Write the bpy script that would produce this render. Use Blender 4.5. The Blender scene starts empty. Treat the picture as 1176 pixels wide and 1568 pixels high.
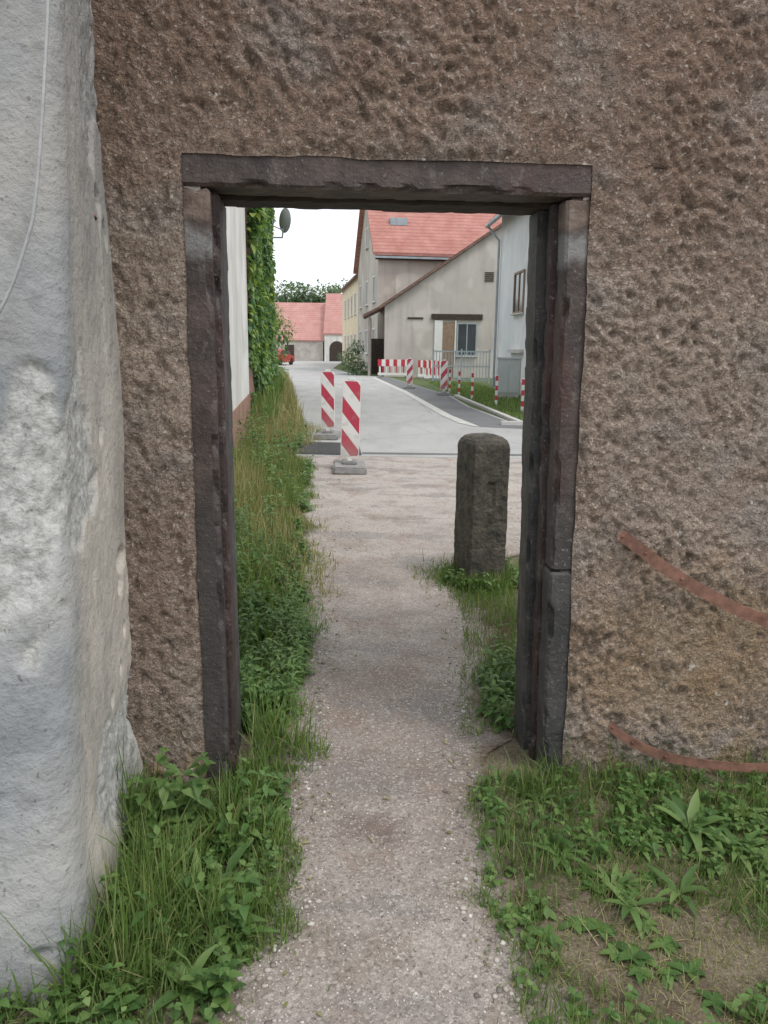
import bpy, bmesh, math, random
import numpy as np
from mathutils import Vector, Matrix, noise
rng=np.random.default_rng(7); random.seed(7)
S=bpy.context.scene
# ---------------------------------------------------------------- numpy noise
T=rng.random((256,256))
def vn(x,y,o=0):
    x=np.asarray(x,float)+o*17.3; y=np.asarray(y,float)+o*9.7
    xi=np.floor(x).astype(int); yi=np.floor(y).astype(int)
    fx=x-xi; fy=y-yi; fx=fx*fx*(3-2*fx); fy=fy*fy*(3-2*fy)
    a=T[xi&255,yi&255]; b=T[(xi+1)&255,yi&255]; c=T[xi&255,(yi+1)&255]; d=T[(xi+1)&255,(yi+1)&255]
    return (a*(1-fx)+b*fx)*(1-fy)+(c*(1-fx)+d*fx)*fy
def fbm(x,y,o=0,n=3):
    s=0;a=.5;t=0
    for i in range(n):
        s=s+a*vn(x*2**i,y*2**i,o+i*3); t+=a; a*=.5
    return s/t
# ---------------------------------------------------------------- materials
class MB:
    def __init__(s,name,rough=.85,spec=.3):
        s.m=bpy.data.materials.new(name); s.m.use_nodes=True
        s.n=s.m.node_tree.nodes; s.l=s.m.node_tree.links
        s.b=s.n['Principled BSDF']; s.b.inputs['Roughness'].default_value=rough
        s.b.inputs['Specular IOR Level'].default_value=spec
        s.pos=s.n.new('ShaderNodeNewGeometry').outputs['Position']
        s.geo=s.pos.node
    def obj(s):
        s.pos=s.n.new('ShaderNodeTexCoord').outputs['Object']; return s
    def attr(s,name):
        a=s.n.new('ShaderNodeAttribute'); a.attribute_name=name; return a.outputs['Fac']
    def mapv(s,scale=(1,1,1),rot=(0,0,0),src=None):
        m=s.n.new('ShaderNodeMapping'); m.inputs['Scale'].default_value=scale; m.inputs['Rotation'].default_value=rot
        s.l.new(src or s.pos,m.inputs[0]); return m.outputs[0]
    def noise(s,scale,detail=3,rough=.55,dist=0,vec=None):
        t=s.n.new('ShaderNodeTexNoise'); t.inputs['Scale'].default_value=scale; t.inputs['Detail'].default_value=detail
        t.inputs['Roughness'].default_value=rough; t.inputs['Distortion'].default_value=dist
        s.l.new(vec or s.pos,t.inputs['Vector']); return t.outputs['Fac']
    def vor(s,scale,vec=None,feat='F1',out='Distance'):
        t=s.n.new('ShaderNodeTexVoronoi'); t.feature=feat; t.inputs['Scale'].default_value=scale
        s.l.new(vec or s.pos,t.inputs['Vector']); return t.outputs[out]
    def ramp(s,fac,stops,interp='LINEAR'):
        r=s.n.new('ShaderNodeValToRGB'); r.color_ramp.interpolation=interp
        e=r.color_ramp.elements
        while len(e)<len(stops): e.new(.5)
        for k,(p,c) in enumerate(stops):
            e[k].position=p
            if not hasattr(c,'__len__'): c=(c,c,c)
            e[k].color=(c[0],c[1],c[2],1)
        s.l.new(fac,r.inputs[0]); return r.outputs[0]
    def mix(s,f,a,b,mode='MIX'):
        m=s.n.new('ShaderNodeMix'); m.data_type='RGBA'; m.blend_type=mode
        for sock,v in ((m.inputs[0],f),(m.inputs[6],a),(m.inputs[7],b)):
            if isinstance(v,(int,float)): sock.default_value=v if sock==m.inputs[0] else (v,v,v,1)
            elif isinstance(v,tuple): sock.default_value=(v[0],v[1],v[2],1)
            else: s.l.new(v,sock)
        return m.outputs[2]
    def math(s,op,a,b=0.,c=None):
        m=s.n.new('ShaderNodeMath'); m.operation=op
        for i,v in enumerate((a,b) if c is None else (a,b,c)):
            if isinstance(v,(int,float)): m.inputs[i].default_value=v
            else: s.l.new(v,m.inputs[i])
        return m.outputs[0]
    def sep(s,v=None):
        m=s.n.new('ShaderNodeSeparateXYZ'); s.l.new(v or s.pos,m.inputs[0]); return m.outputs
    def col(s,c):
        if isinstance(c,tuple): s.b.inputs['Base Color'].default_value=(c[0],c[1],c[2],1)
        else: s.l.new(c,s.b.inputs['Base Color'])
        return s
    def bump(s,h,dist=.01,strength=1.):
        b=s.n.new('ShaderNodeBump'); b.inputs['Distance'].default_value=dist; b.inputs['Strength'].default_value=strength
        s.l.new(h,b.inputs['Height'])
        prev=s.b.inputs['Normal'].links
        if prev: s.l.new(prev[0].from_socket,b.inputs['Normal'])
        s.l.new(b.outputs[0],s.b.inputs['Normal']); return s

def simple(name,c1,c2,scale=8,rough=.85,bscale=60,bdist=.002,obj=False,spec=.3,detail=4,metal=0,streak=0):
    m=MB(name,rough,spec)
    if obj: m.obj()
    c=m.ramp(m.noise(scale,detail),[(.3,c1),(.7,c2)])
    if streak:
        c=m.mix(m.ramp(m.noise(1.,3,vec=m.mapv((1.6,1.6,.16))),[(.5,0),(.72,streak)]),c,(c1[0]*.55,c1[1]*.55,c1[2]*.55))
        c=m.mix(m.ramp(m.noise(.45,2),[(.56,0),(.6,.45)]),c,(min(c2[0]*1.2,.8),min(c2[1]*1.2,.8),min(c2[2]*1.2,.8)))
    m.col(c)
    if bdist: m.bump(m.noise(bscale,2),bdist)
    m.b.inputs['Metallic'].default_value=metal
    return m.m

def plaster_front():
    m=MB('rough_cast_plaster',.9,.25)
    x,y,z=m.sep()
    c=m.ramp(m.noise(1.3,4,.6),[(.28,(.225,.163,.125)),(.45,(.315,.24,.195)),(.6,(.38,.305,.25)),(.75,(.30,.24,.20))])
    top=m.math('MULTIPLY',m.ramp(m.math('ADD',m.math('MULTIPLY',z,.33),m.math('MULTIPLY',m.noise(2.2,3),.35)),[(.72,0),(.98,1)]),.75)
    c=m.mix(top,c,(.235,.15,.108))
    gry=m.ramp(m.noise(2.6,3,.6,vec=m.mapv((1,1,1.4))),[(.48,0),(.66,1)])
    c=m.mix(m.math('MULTIPLY',gry,.5),c,(.315,.30,.285))
    d=m.math('ADD',m.math('POWER',m.math('SUBTRACT',x,1.15),2.),m.math('MULTIPLY',m.math('POWER',m.math('SUBTRACT',z,.5),2.),1.6))
    och=m.math('MULTIPLY',m.ramp(m.math('ADD',d,m.math('MULTIPLY',m.noise(5,4),.55)),[(.2,1),(.58,0)]),.6)
    c=m.mix(och,c,(.34,.205,.075))
    och2=m.math('MULTIPLY',m.ramp(z,[(.05,1),(.3,0)]),m.ramp(m.noise(9,3),[(.46,0),(.6,1)]))
    c=m.mix(m.math('MULTIPLY',och2,.55),c,(.36,.235,.09))
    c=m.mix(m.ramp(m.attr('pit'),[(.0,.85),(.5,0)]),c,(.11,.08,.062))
    c=m.mix(m.ramp(m.noise(120,2,.7),[(.38,.55),(.55,0)]),c,(.10,.072,.057))
    c=m.mix(m.ramp(m.noise(75,2,.6),[(.57,0),(.70,.6)]),c,(.56,.50,.44))
    c=m.mix(m.ramp(m.noise(33,1,.5),[(.755,0),(.77,.8)]),c,(.55,.53,.49))
    m.col(c)
    m.bump(m.noise(75,3,.75,.4),.020,1.)
    return m.m
def old_limewash():
    m=MB('weathered_limewash',.88,.25)
    pe=m.attr('peel'); rv=m.attr('rev')
    c=m.ramp(m.noise(2.3,5,.65),[(.3,(.21,.225,.24)),(.5,(.32,.335,.345)),(.72,(.45,.445,.43))])
    c=m.mix(m.ramp(m.noise(1.2,3),[(.5,0),(.66,.5)]),c,(.42,.385,.335))
    x,y,z=m.sep()
    cream=m.ramp(m.noise(3.1,5,.65,vec=m.mapv((1,1,.6))),[(.33,(.32,.305,.285)),(.5,(.50,.465,.415)),(.7,(.64,.59,.53))])
    c=m.mix(m.math('MULTIPLY',rv,m.ramp(m.math('MULTIPLY',z,.4),[(.5,.95),(.95,.4)])),c,cream)  # cream on the reveal side also paints in the light it catches
    rough=m.ramp(m.noise(45,4,.7),[(.3,(.26,.26,.255)),(.6,(.50,.50,.48))])
    c=m.mix(pe,c,rough)
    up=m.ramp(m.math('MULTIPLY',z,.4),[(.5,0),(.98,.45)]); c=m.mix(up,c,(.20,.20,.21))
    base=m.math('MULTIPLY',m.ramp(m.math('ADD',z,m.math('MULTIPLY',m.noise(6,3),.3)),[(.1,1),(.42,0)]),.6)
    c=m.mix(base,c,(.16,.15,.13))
    c=m.mix(m.ramp(m.noise(18,4,.7),[(.56,0),(.72,.45)]),c,(.17,.165,.155))
    c=m.mix(m.ramp(m.noise(60,2),[(.66,0),(.74,.6)]),c,(.12,.11,.10))
    m.col(c); m.bump(m.noise(60,4,.7),.007); m.bump(m.noise(14,3),.012,.7)
    return m.m
def frame_mat(kind=0):
    m=MB(('painted_frame_stone','dark_frame_stone','red_brown_frame_stone')[kind],.62,.45)
    base=(((.042,.031,.029),(.092,.068,.060)),((.030,.029,.030),(.072,.068,.067)),((.024,.016,.016),(.055,.037,.034)))[kind]
    c=m.ramp(m.noise(8,5,.65),[(.35,base[0]),(.65,base[1])])
    if kind!=1: c=m.mix(m.ramp(m.noise(3.3,3,vec=m.mapv((1,1,.5))),[(.5,0),(.6,.6)]),c,(.068,.029,.024))
    c=m.mix(m.ramp(m.noise(11,5,.75,vec=m.mapv((1,1,.45))),[(.57,0),(.66,.55)]),c,(.17,.155,.145))
    x,y,z=m.sep()
    if kind==0:
        q=m.math('ADD',m.math('ABSOLUTE',m.math('SUBTRACT',z,1.93)),m.math('MULTIPLY',m.noise(12,3),.12))
        c=m.mix(m.ramp(q,[(.085,.7),(.12,0)]),c,(.25,.25,.245))
        c=m.mix(m.ramp(m.math('ADD',m.math('ABSOLUTE',m.math('SUBTRACT',z,2.045)),m.math('MULTIPLY',m.noise(9,3),.05)),[(.065,.75),(.085,0)]),c,m.ramp(m.noise(14,4),[(.4,(.13,.085,.065)),(.6,(.22,.165,.135))]))
        c=m.mix(m.ramp(m.math('MULTIPLY',m.math('ADD',z,m.math('MULTIPLY',m.noise(5,3),.3)),.5),[(.52,.7),(.68,0)]),c,(.05,.047,.047))
    c=m.mix(m.ramp(m.noise(80,2),[(.64,0),(.72,.5)]),c,(.25,.23,.215))
    m.col(c); m.bump(m.noise(55,4,.7),.006); m.bump(m.noise(14,2),.008,.6)
    return m.m
def gravel_mat():
    m=MB('compacted_gravel',.92,.15)
    x,y,z=m.sep()
    c=m.ramp(m.noise(1.6,6,.7),[(.32,(.22,.185,.16)),(.5,(.34,.30,.268)),(.68,(.45,.405,.37))])
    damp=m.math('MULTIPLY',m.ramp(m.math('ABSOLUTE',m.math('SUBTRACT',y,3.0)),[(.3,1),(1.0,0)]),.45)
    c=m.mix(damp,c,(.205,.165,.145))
    f2=m.math('MULTIPLY',m.math('MINIMUM',m.math('MAXIMUM',m.math('MULTIPLY',m.math('SUBTRACT',y,4.2),.25),0.),1.),.7)  # gravel colour lifted beyond the doorway, painting in the brighter daylight outside
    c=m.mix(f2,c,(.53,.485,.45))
    patch=m.ramp(m.noise(1.5,4,.65,vec=m.mapv((.7,1.6,1))),[(.53,0),(.60,.6)])
    c=m.mix(patch,c,(.235,.22,.21))
    brown=m.ramp(m.noise(2.7,4,.7,vec=m.mapv((1.3,.8,1))),[(.5,0),(.64,.5)]); c=m.mix(brown,c,(.25,.18,.14))
    d=m.math('ADD',m.math('POWER',m.math('ADD',x,.03),2.),m.math('MULTIPLY',m.math('POWER',m.math('SUBTRACT',y,2.33),2.),2.))
    c=m.mix(m.ramp(m.math('ADD',d,m.math('MULTIPLY',m.noise(14,3),.03)),[(.015,.65),(.04,0)]),c,(.13,.085,.07))
    sx=m.sep(m.vor(120,out='Color'))[0]
    c=m.mix(m.ramp(sx,[(.0,.5),(.3,0)]),c,(.12,.10,.09))
    c=m.mix(m.ramp(sx,[(.75,0),(1,.5)]),c,(.62,.58,.54))
    c=m.mix(m.ramp(m.noise(260,1),[(.4,.35),(.6,0)]),c,(.12,.10,.09))
    ed=m.ramp(m.math('ADD',m.attr('edge'),m.math('MULTIPLY',m.noise(13,4,.7),1.1)),[(.5,1),(1.05,0)])
    c=m.mix(ed,c,m.ramp(m.noise(60,3),[(.35,(.065,.05,.035)),(.65,(.18,.14,.105))]))
    m.col(c)
    m.bump(m.noise(150,2,.7),.004,.9); m.bump(m.noise(9,3),.03,.8)
    return m.m
def asphalt(name,a,b):
    m=MB(name,.9,.25)
    c=m.ramp(m.noise(.5,5,.6),[(.3,a),(.7,b)])
    c=m.mix(m.ramp(m.noise(2.,3,vec=m.mapv((1,.25,1))),[(.5,0),(.7,.3)]),c,(a[0]*.6,a[1]*.6,a[2]*.6))
    c=m.mix(m.ramp(m.noise(90,2),[(.4,.35),(.6,0)]),c,(.08,.08,.08))
    cr=m.ramp(m.vor(.35,vec=m.mapv((1,1,0)),feat='DISTANCE_TO_EDGE'),[(.0,.3),(.008,0)])
    c=m.mix(cr,c,(.1,.1,.1))
    m.col(c); m.bump(m.noise(120,2),.004); return m.m
def leafmat(name,stops,trans=.3,rough=.5):
    m=MB(name,rough,.3)
    r=m.geo.outputs['Random Per Island']
    c=m.ramp(r,stops)
    c=m.mix(m.ramp(m.noise(3.,2),[(.35,.3),(.6,0)]),c,m.mix(1.,c,(.5,.55,.5),'MULTIPLY'))
    m.col(c)
    t=m.n.new('ShaderNodeBsdfTranslucent'); m.l.new(m.mix(1.,c,(1.5,1.6,.8),'MULTIPLY'),t.inputs[0])
    ms=m.n.new('ShaderNodeMixShader'); ms.inputs[0].default_value=trans
    out=m.n['Material Output']; m.l.new(m.b.outputs[0],ms.inputs[1]); m.l.new(t.outputs[0],ms.inputs[2]); m.l.new(ms.outputs[0],out.inputs[0])
    return m.m
def roofmat(name,a,b):
    m=MB(name,.85,.2).obj()
    x,y,z=m.sep()
    c=m.ramp(m.noise(1.2,5,.65),[(.3,a),(.7,b)])
    rows=m.math('FRACT',m.math('MULTIPLY',z,4.2)); cols=m.math('FRACT',m.math('MULTIPLY',m.math('ADD',x,y),4.2))
    c=m.mix(m.ramp(rows,[(.0,.5),(.3,0)]),c,(a[0]*.4,a[1]*.45,a[2]*.5))
    c=m.mix(m.ramp(cols,[(.0,.3),(.2,0)]),c,(a[0]*.5,a[1]*.5,a[2]*.5))
    c=m.mix(m.ramp(m.noise(5,4,.7),[(.55,0),(.7,.4)]),c,(.2,.13,.11))
    m.col(c); m.bump(rows,.04); return m.m
def stripes(name,kx,period):
    m=MB(name,.4,.5).obj()
    x,y,z=m.sep()
    f=m.math('FRACT',m.math('DIVIDE',m.math('ADD',z,m.math('MULTIPLY',x,kx)),period))
    g=m.math('GREATER_THAN',f,.5)
    c=m.mix(g,(.74,.73,.71),(.47,.045,.085)); c=m.mix(m.ramp(m.noise(12,4),[(.5,0),(.75,.4)]),c,(.3,.27,.25))
    c=m.mix(m.ramp(z,[(.2,.45),(.5,0)]),c,(.33,.30,.27))
    m.col(c); return m.m

M={}
M['plaster']=plaster_front(); M['lime']=old_limewash(); M['frame']=frame_mat(0); M['frameD']=frame_mat(1); M['frameR']=frame_mat(2)
M['gravel']=gravel_mat()
M['road']=asphalt('pale_asphalt',(.40,.40,.395),(.49,.485,.47)); M['roadD']=asphalt('dark_asphalt',(.15,.155,.16),(.21,.21,.215))
M['trench']=asphalt('fresh_asphalt',(.05,.05,.055),(.08,.08,.08))
M['conc']=simple('concrete',(.42,.41,.39),(.55,.54,.52),5)
M['iron']=simple('rusty_iron',(.10,.05,.038),(.27,.14,.10),22,.75,90,.001,detail=5)
M['cable']=simple('cable_sheath',(.30,.31,.32),(.4,.4,.4),20,.5)
M['stone']=simple('lichen_stone',(.042,.040,.036),(.13,.118,.098),13,.9,40,.012,detail=6)
M['white']=simple('white_render',(.55,.54,.51),(.68,.67,.64),1.5,.9,40,.004,streak=.3)
M['whiteN']=simple('pale_house_render',(.56,.58,.60),(.67,.68,.68),.8,.9,40,.004,streak=.15)
M['grey']=simple('grey_render',(.37,.33,.295),(.48,.44,.40),.55,.9,20,.01,streak=.4)
M['grey2']=simple('patched_grey_render',(.41,.38,.35),(.51,.475,.44),.7,.9,20,.01,streak=.35)
M['yellow']=simple('cream_render',(.6,.5,.35),(.68,.6,.45),.6)
M['brick']=simple('old_brick',(.25,.14,.10),(.36,.23,.18),3)
M['rubble']=simple('rubble_wall',(.32,.29,.26),(.50,.47,.43),1.5,.9,6,.05)
M['roof']=roofmat('red_clay_tiles',(.36,.15,.125),(.48,.25,.215)); M['roof2']=roofmat('faded_red_tiles',(.46,.22,.195),(.55,.32,.29))
M['roofD']=roofmat('brown_tiles',(.17,.10,.085),(.27,.18,.15))
M['glass']=simple('window_glass',(.03,.035,.04),(.07,.08,.09),.5,.12,1,0,spec=.6)
M['wframe']=simple('painted_timber',(.6,.6,.58),(.7,.7,.68),4,.5)
M['brownwood']=simple('brown_timber',(.20,.135,.09),(.29,.21,.15),6,.7)
M['darkwood']=simple('dark_timber',(.03,.024,.02),(.075,.055,.045),8,.8,30,.006)
M['zinc']=simple('zinc_metal',(.25,.3,.33),(.36,.41,.44),3,.5,metal=.1)
M['cab']=simple('cabinet_grey',(.42,.46,.46),(.5,.53,.53),3,.5)
M['rubber']=simple('recycled_rubber',(.2,.2,.2),(.34,.33,.32),12,.9,80,.004)
M['black']=simple('black_rubber',(.02,.02,.02),(.04,.04,.04),9,.7)
M['redcar']=simple('red_paint',(.40,.02,.025),(.45,.03,.03),1,.25,1,0,spec=.6)
M['red']=simple('red_plastic',(.45,.04,.06),(.52,.05,.08),6,.5); M['wp']=simple('white_plastic',(.68,.68,.66),(.76,.76,.74),6,.5)
M['bladeF']=stripes('beacon_stripes',1.25,.43); M['bladeB']=stripes('beacon_stripes_reversed',-1.25,.43)
M['grass']=leafmat('grass_blades',[(0,(.09,.155,.04)),(.5,(.135,.215,.06)),(.82,(.19,.26,.085)),(1,(.36,.33,.17))])
M['grassD']=leafmat('dry_grass',[(0,(.17,.19,.07)),(.5,(.31,.285,.14)),(1,(.46,.39,.24))])
M['weed']=leafmat('weed_leaves',[(0,(.065,.13,.04)),(.5,(.10,.19,.055)),(1,(.16,.25,.075))])
M['weedB']=leafmat('broad_leaves',[(0,(.09,.165,.055)),(.6,(.145,.24,.075)),(1,(.21,.30,.11))])
M['ivy']=leafmat('ivy_leaves',[(0,(.07,.14,.07)),(.5,(.12,.22,.10)),(.75,(.19,.29,.10)),(1,(.34,.40,.10))])
M['tree']=leafmat('tree_leaves',[(0,(.10,.15,.09)),(.5,(.13,.19,.12)),(1,(.17,.23,.13))])
M['bark']=simple('bark',(.08,.06,.045),(.14,.11,.08),8,.9,30,.02)
def groundmat():
    m=MB('soil_and_grass',.95,.15)
    c=m.ramp(m.noise(7,5,.65),[(.35,(.12,.093,.067)),(.6,(.23,.19,.14))])
    x,y,z=m.sep()
    g=m.ramp(m.noise(1.2,3),[(.4,0),(.6,.5)])
    d=m.math('ADD',m.math('POWER',m.math('SUBTRACT',x,.8),2.),m.math('POWER',m.math('SUBTRACT',y,1.8),2.))
    g=m.mix(m.ramp(d,[(.05,1),(.15,0)]),g,0.)
    c=m.mix(g,c,(.08,.11,.04))
    c=m.mix(m.ramp(m.math('MULTIPLY',y,.01),[(.14,0),(.2,.8)]),c,(.10,.16,.05))
    c=m.mix(m.ramp(m.noise(110,2),[(.45,.4),(.6,0)]),c,(.05,.04,.03))
    c=m.mix(m.ramp(m.noise(90,2),[(.62,0),(.7,.6)]),c,(.4,.34,.24))
    m.col(c); m.bump(m.noise(40,3),.012); return m.m
M['ground']=groundmat()
# ---------------------------------------------------------------- mesh helpers
def link(o,parent=None):
    S.collection.objects.link(o)
    if parent: o.parent=parent
    return o
def empty(name,loc=(0,0,0),rz=0):
    e=bpy.data.objects.new(name,None); e.location=loc; e.rotation_euler[2]=rz; S.collection.objects.link(e); e.empty_display_size=.1; return e
def mk(name,V,F,mat,parent=None,smooth=False,loc=None,rz=0):
    me=bpy.data.meshes.new(name); me.from_pydata(V.tolist() if hasattr(V,'tolist') else V,[],F.tolist() if hasattr(F,'tolist') else F)
    mats=mat if isinstance(mat,list) else [mat]
    for a in mats: me.materials.append(a)
    if smooth: me.polygons.foreach_set('use_smooth',[True]*len(me.polygons))
    me.update()
    o=bpy.data.objects.new(name,me)
    if loc: o.location=loc
    o.rotation_euler[2]=rz
    return link(o,parent)
def box(name,x0,x1,y0,y1,z0,z1,mat,parent=None,bev=0):
    bm=bmesh.new(); bmesh.ops.create_cube(bm,size=1)
    for v in bm.verts:
        v.co=Vector(((x0+x1)/2+v.co.x*(x1-x0),(y0+y1)/2+v.co.y*(y1-y0),(z0+z1)/2+v.co.z*(z1-z0)))
    if bev: bmesh.ops.bevel(bm,geom=bm.edges[:],offset=bev,segments=2,affect='EDGES')
    me=bpy.data.meshes.new(name); bm.to_mesh(me); bm.free(); me.materials.append(mat)
    return link(bpy.data.objects.new(name,me),parent)
def rough_block(name,x0,x1,y0,y1,z0,z1,mat,parent=None,bev=.008,amp=.003,step=.02,seed=0,shear=0.):
    bm=bmesh.new(); bmesh.ops.create_cube(bm,size=1)
    for v in bm.verts:
        v.co=Vector(((x0+x1)/2+v.co.x*(x1-x0),(y0+y1)/2+v.co.y*(y1-y0),(z0+z1)/2+v.co.z*(z1-z0)))
    bmesh.ops.bevel(bm,geom=bm.edges[:],offset=bev,segments=1,affect='EDGES')
    for ax,(a,b) in enumerate(((x0,x1),(y0,y1),(z0,z1))):
        n=int((b-a)/step)
        for i in range(1,n):
            no=Vector((0,0,0)); no[ax]=1; co=Vector((0,0,0)); co[ax]=a+(b-a)*i/n
            bmesh.ops.bisect_plane(bm,geom=bm.verts[:]+bm.edges[:]+bm.faces[:],plane_co=co,plane_no=no)
    for v in bm.verts:
        p=v.co*5+Vector((seed*3.1,0,0)); d=noise.noise_vector(p)*amp+noise.noise_vector(v.co*24)*amp*.5
        ex=min(abs(v.co.x-x0),abs(v.co.x-x1)); ey=min(abs(v.co.y-y0),abs(v.co.y-y1)); ez=min(abs(v.co.z-z0),abs(v.co.z-z1))
        if (ex<.012)+(ey<.012)+(ez<.012)>=2:
            c=max(0,noise.noise(v.co*13+Vector((seed,0,0)))-.05)*.045
            t=Vector(((x0+x1)/2-v.co.x if ex<.012 else 0,(y0+y1)/2-v.co.y if ey<.012 else 0,(z0+z1)/2-v.co.z if ez<.012 else 0))
            t=Vector([max(-1,min(1,q*1e3)) for q in t])
            d+=t.normalized()*c
        v.co+=d; v.co.x+=shear*(1-v.co.z/2.15)
    me=bpy.data.meshes.new(name); bm.to_mesh(me); bm.free(); me.materials.append(mat)
    return link(bpy.data.objects.new(name,me),parent)
def prism(name,poly,axis,a0,a1,mat,parent=None):
    n=len(poly); V=[]
    for a in (a0,a1):
        for p in poly:
            V.append({'x':(a,p[0],p[1]),'y':(p[0],a,p[1]),'z':(p[0],p[1],a)}[axis])
    F=[list(range(n)),list(range(2*n-1,n-1,-1))]+[[i,i+n,(i+1)%n+n,(i+1)%n] for i in range(n)]
    o=mk(name,V,F,mat,parent)
    bm=bmesh.new(); bm.from_mesh(o.data); bmesh.ops.recalc_face_normals(bm,faces=bm.faces); bm.to_mesh(o.data); bm.free()
    return o
def tube(name,pts,r,mat,parent=None):
    c=bpy.data.curves.new(name,'CURVE'); c.dimensions='3D'; c.bevel_depth=r; c.bevel_resolution=2
    s=c.splines.new('POLY'); s.points.add(len(pts)-1)
    for i,p in enumerate(pts): s.points[i].co=(*p,1)
    c.materials.append(mat); return link(bpy.data.objects.new(name,c),parent)
def crom(pts,k=8):
    P=np.array(pts,float); Q=[]
    for i in range(len(P)-1):
        p0=P[max(i-1,0)];p1=P[i];p2=P[i+1];p3=P[min(i+2,len(P)-1)]
        for s in np.linspace(0,1,k)[:-1]:
            Q.append(.5*((2*p1)+(-p0+p2)*s+(2*p0-5*p1+4*p2-p3)*s*s+(-p0+3*p1-3*p2+p3)*s**3))
    Q.append(P[-1]); return np.array(Q)
def ribbons(name,P,D,L,W,droop,mat,seg=3,kind='grass',fold=0.,tw=None,parent=None):
    N=len(P); s=np.linspace(0,1,seg+1)
    D=D/np.linalg.norm(D,axis=1,keepdims=True)
    L=np.broadcast_to(L,N)[:,None,None]; W=np.broadcast_to(W,N)[:,None,None]; dr=np.broadcast_to(droop,N)[:,None,None]
    sp=P[:,None]+D[:,None]*L*s[None,:,None]+np.array([0,0,-1])*dr*L*(s**2)[None,:,None]
    if tw is None: side=np.stack([-D[:,1],D[:,0],np.zeros(N)],1)+1e-6
    else: side=np.stack([np.cos(tw),np.sin(tw),np.zeros(N)],1)
    side/=np.linalg.norm(side,axis=1,keepdims=True)
    nor=np.cross(D,side); nor*=np.sign(nor[:,2:3]+1e-9)
    w=(1-s)**.6*.5+.02 if kind=='grass' else np.clip(np.sin(np.pi*s**.75)*.5,.03,1)
    off=side[:,None]*W*w[None,:,None]; up=nor[:,None]*W*w[None,:,None]*fold
    if fold: V=np.stack([sp-off+up,sp,sp+off+up],2); k=3
    else: V=np.stack([sp-off,sp+off],2); k=2
    V=V.reshape(-1,3)
    base=(np.arange(N)*(seg+1)*k)[:,None,None]; i=(np.arange(seg)*k)[None,:,None]
    fs=[]
    for c in range(k-1):
        fs.append(base+i+np.array([c,c+1,c+k+1,c+k])[None,None])
    F=np.concatenate([f.reshape(-1,4) for f in fs])
    return mk(name,V,F,mat,parent,smooth=True)
# ---------------------------------------------------------------- ground, path, roads
gx=sorted(set([-400,-100,-30,-10,-5]+[round(-3+.15*i,3) for i in range(41)]+[5,10,30,100,400]))
gy=sorted(set([-20,-5]+[round(.15*i,3) for i in range(60)]+[12,20,40,80,160,400,700]))
V=[];F=[]
for y in gy:
    for x in gx: V.append((x,y,0.))
nx=len(gx)
for j in range(len(gy)-1):
    for i in range(nx-1): F.append((j*nx+i,j*nx+i+1,(j+1)*nx+i+1,(j+1)*nx+i))
mk('ground',V,F,M['ground'])
LY=[-1,1.56,2.0,2.45,2.96,3.88,5.9,8.36,10.2,11.5]; LX=[-.45,-.38,-.31,-.33,-.39,-.42,-.60,-.86,-.98,-1.25]
RY=[-1,1.56,1.81,2.23,2.62,3.27,3.88,4.51,5.04,5.6,6.1,6.6,11.5]; RX=[.5,.40,.38,.34,.39,.41,.50,.55,.50,.62,1.2,5.,9.]
def pl(y): return np.interp(y,LY,LX)
def pr(y): return np.interp(y,RY,RX)
ys=np.concatenate([np.arange(-1,6.7,.05),np.arange(6.7,11.5,.2),[11.5]])
V=[];F=[];ED=[];K=40
for j,y in enumerate(ys):
    a=pl(y)+.08*(vn(y*5,0)-.5)*2-.09; b=pr(y)+.08*(vn(y*5,9)-.5)*2+.09
    for i in range(K+1):
        q=i/K; x=a+(b-a)*q; V.append((x,y,.006)); ED.append(min(1,min(x-a,b-x)/.26) if y<11 else min(1,(x-a)/.26))
for j in range(len(ys)-1):
    for i in range(K): F.append((j*(K+1)+i,j*(K+1)+i+1,(j+1)*(K+1)+i+1,(j+1)*(K+1)+i))
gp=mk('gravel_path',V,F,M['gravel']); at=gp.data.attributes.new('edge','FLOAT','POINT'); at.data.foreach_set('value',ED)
def sheet(name,poly,z,mat,parent=None):
    return mk(name,[(x,y,z) for x,y in poly],[list(range(len(poly)))],mat,parent)
sheet('road',[(-1.35,11.5),(20,11.5),(20,16.4),(2.95,16.6),(2.4,22),(2.3,27),(1.2,36),(.2,44),(-2,49),(-4.2,62),(-5.2,95),(-30,95),(-30,78),(-8.4,64),(-3.7,30),(-2.1,18.2)],.008,M['road'])
sheet('dark_asphalt_lane',[(2.0,16.2),(6,14.8),(19,14.0),(19,16.2),(2.85,16.6),(2.33,22),(2.22,27),(1.15,36),(.15,43.8),(-.6,44),(.85,29.3),(1.62,19)],.012,M['roadD'])
sheet('gutter_strip',[(1.88,16.25),(2.0,16.2),(1.62,19),(.85,29.3),(-.6,44),(-.85,44),(.60,29.3),(1.38,19),(1.62,17)],.0165,M['conc'])
sheet('road_trench_patch',[(-1.3,11.65),(-.35,11.6),(-.45,13.1),(-1.55,13.2)],.0165,M['trench'])
sheet('road_trench_strip',[(-.35,11.75),(9,11.75),(9,11.95),(-.35,11.95)],.0125,M['roadD'])
k=empty('kerb')
for i in range(16):
    box('kerb_stone_%d'%i,2.5+i*1.01,3.5+i*1.01,16.66,16.8,0,.09,M['conc'],k,.01)
for i in range(9):
    a=Vector((2.97,16.9,0)).lerp(Vector((2.42,26.8,0)),i/9)
    o=box('kerb_stone_v%d'%i,-.07,.07,0,1.05,0,.08,M['conc'],k,.01); o.location=a; o.rotation_euler[2]=math.radians(3.2)
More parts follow.
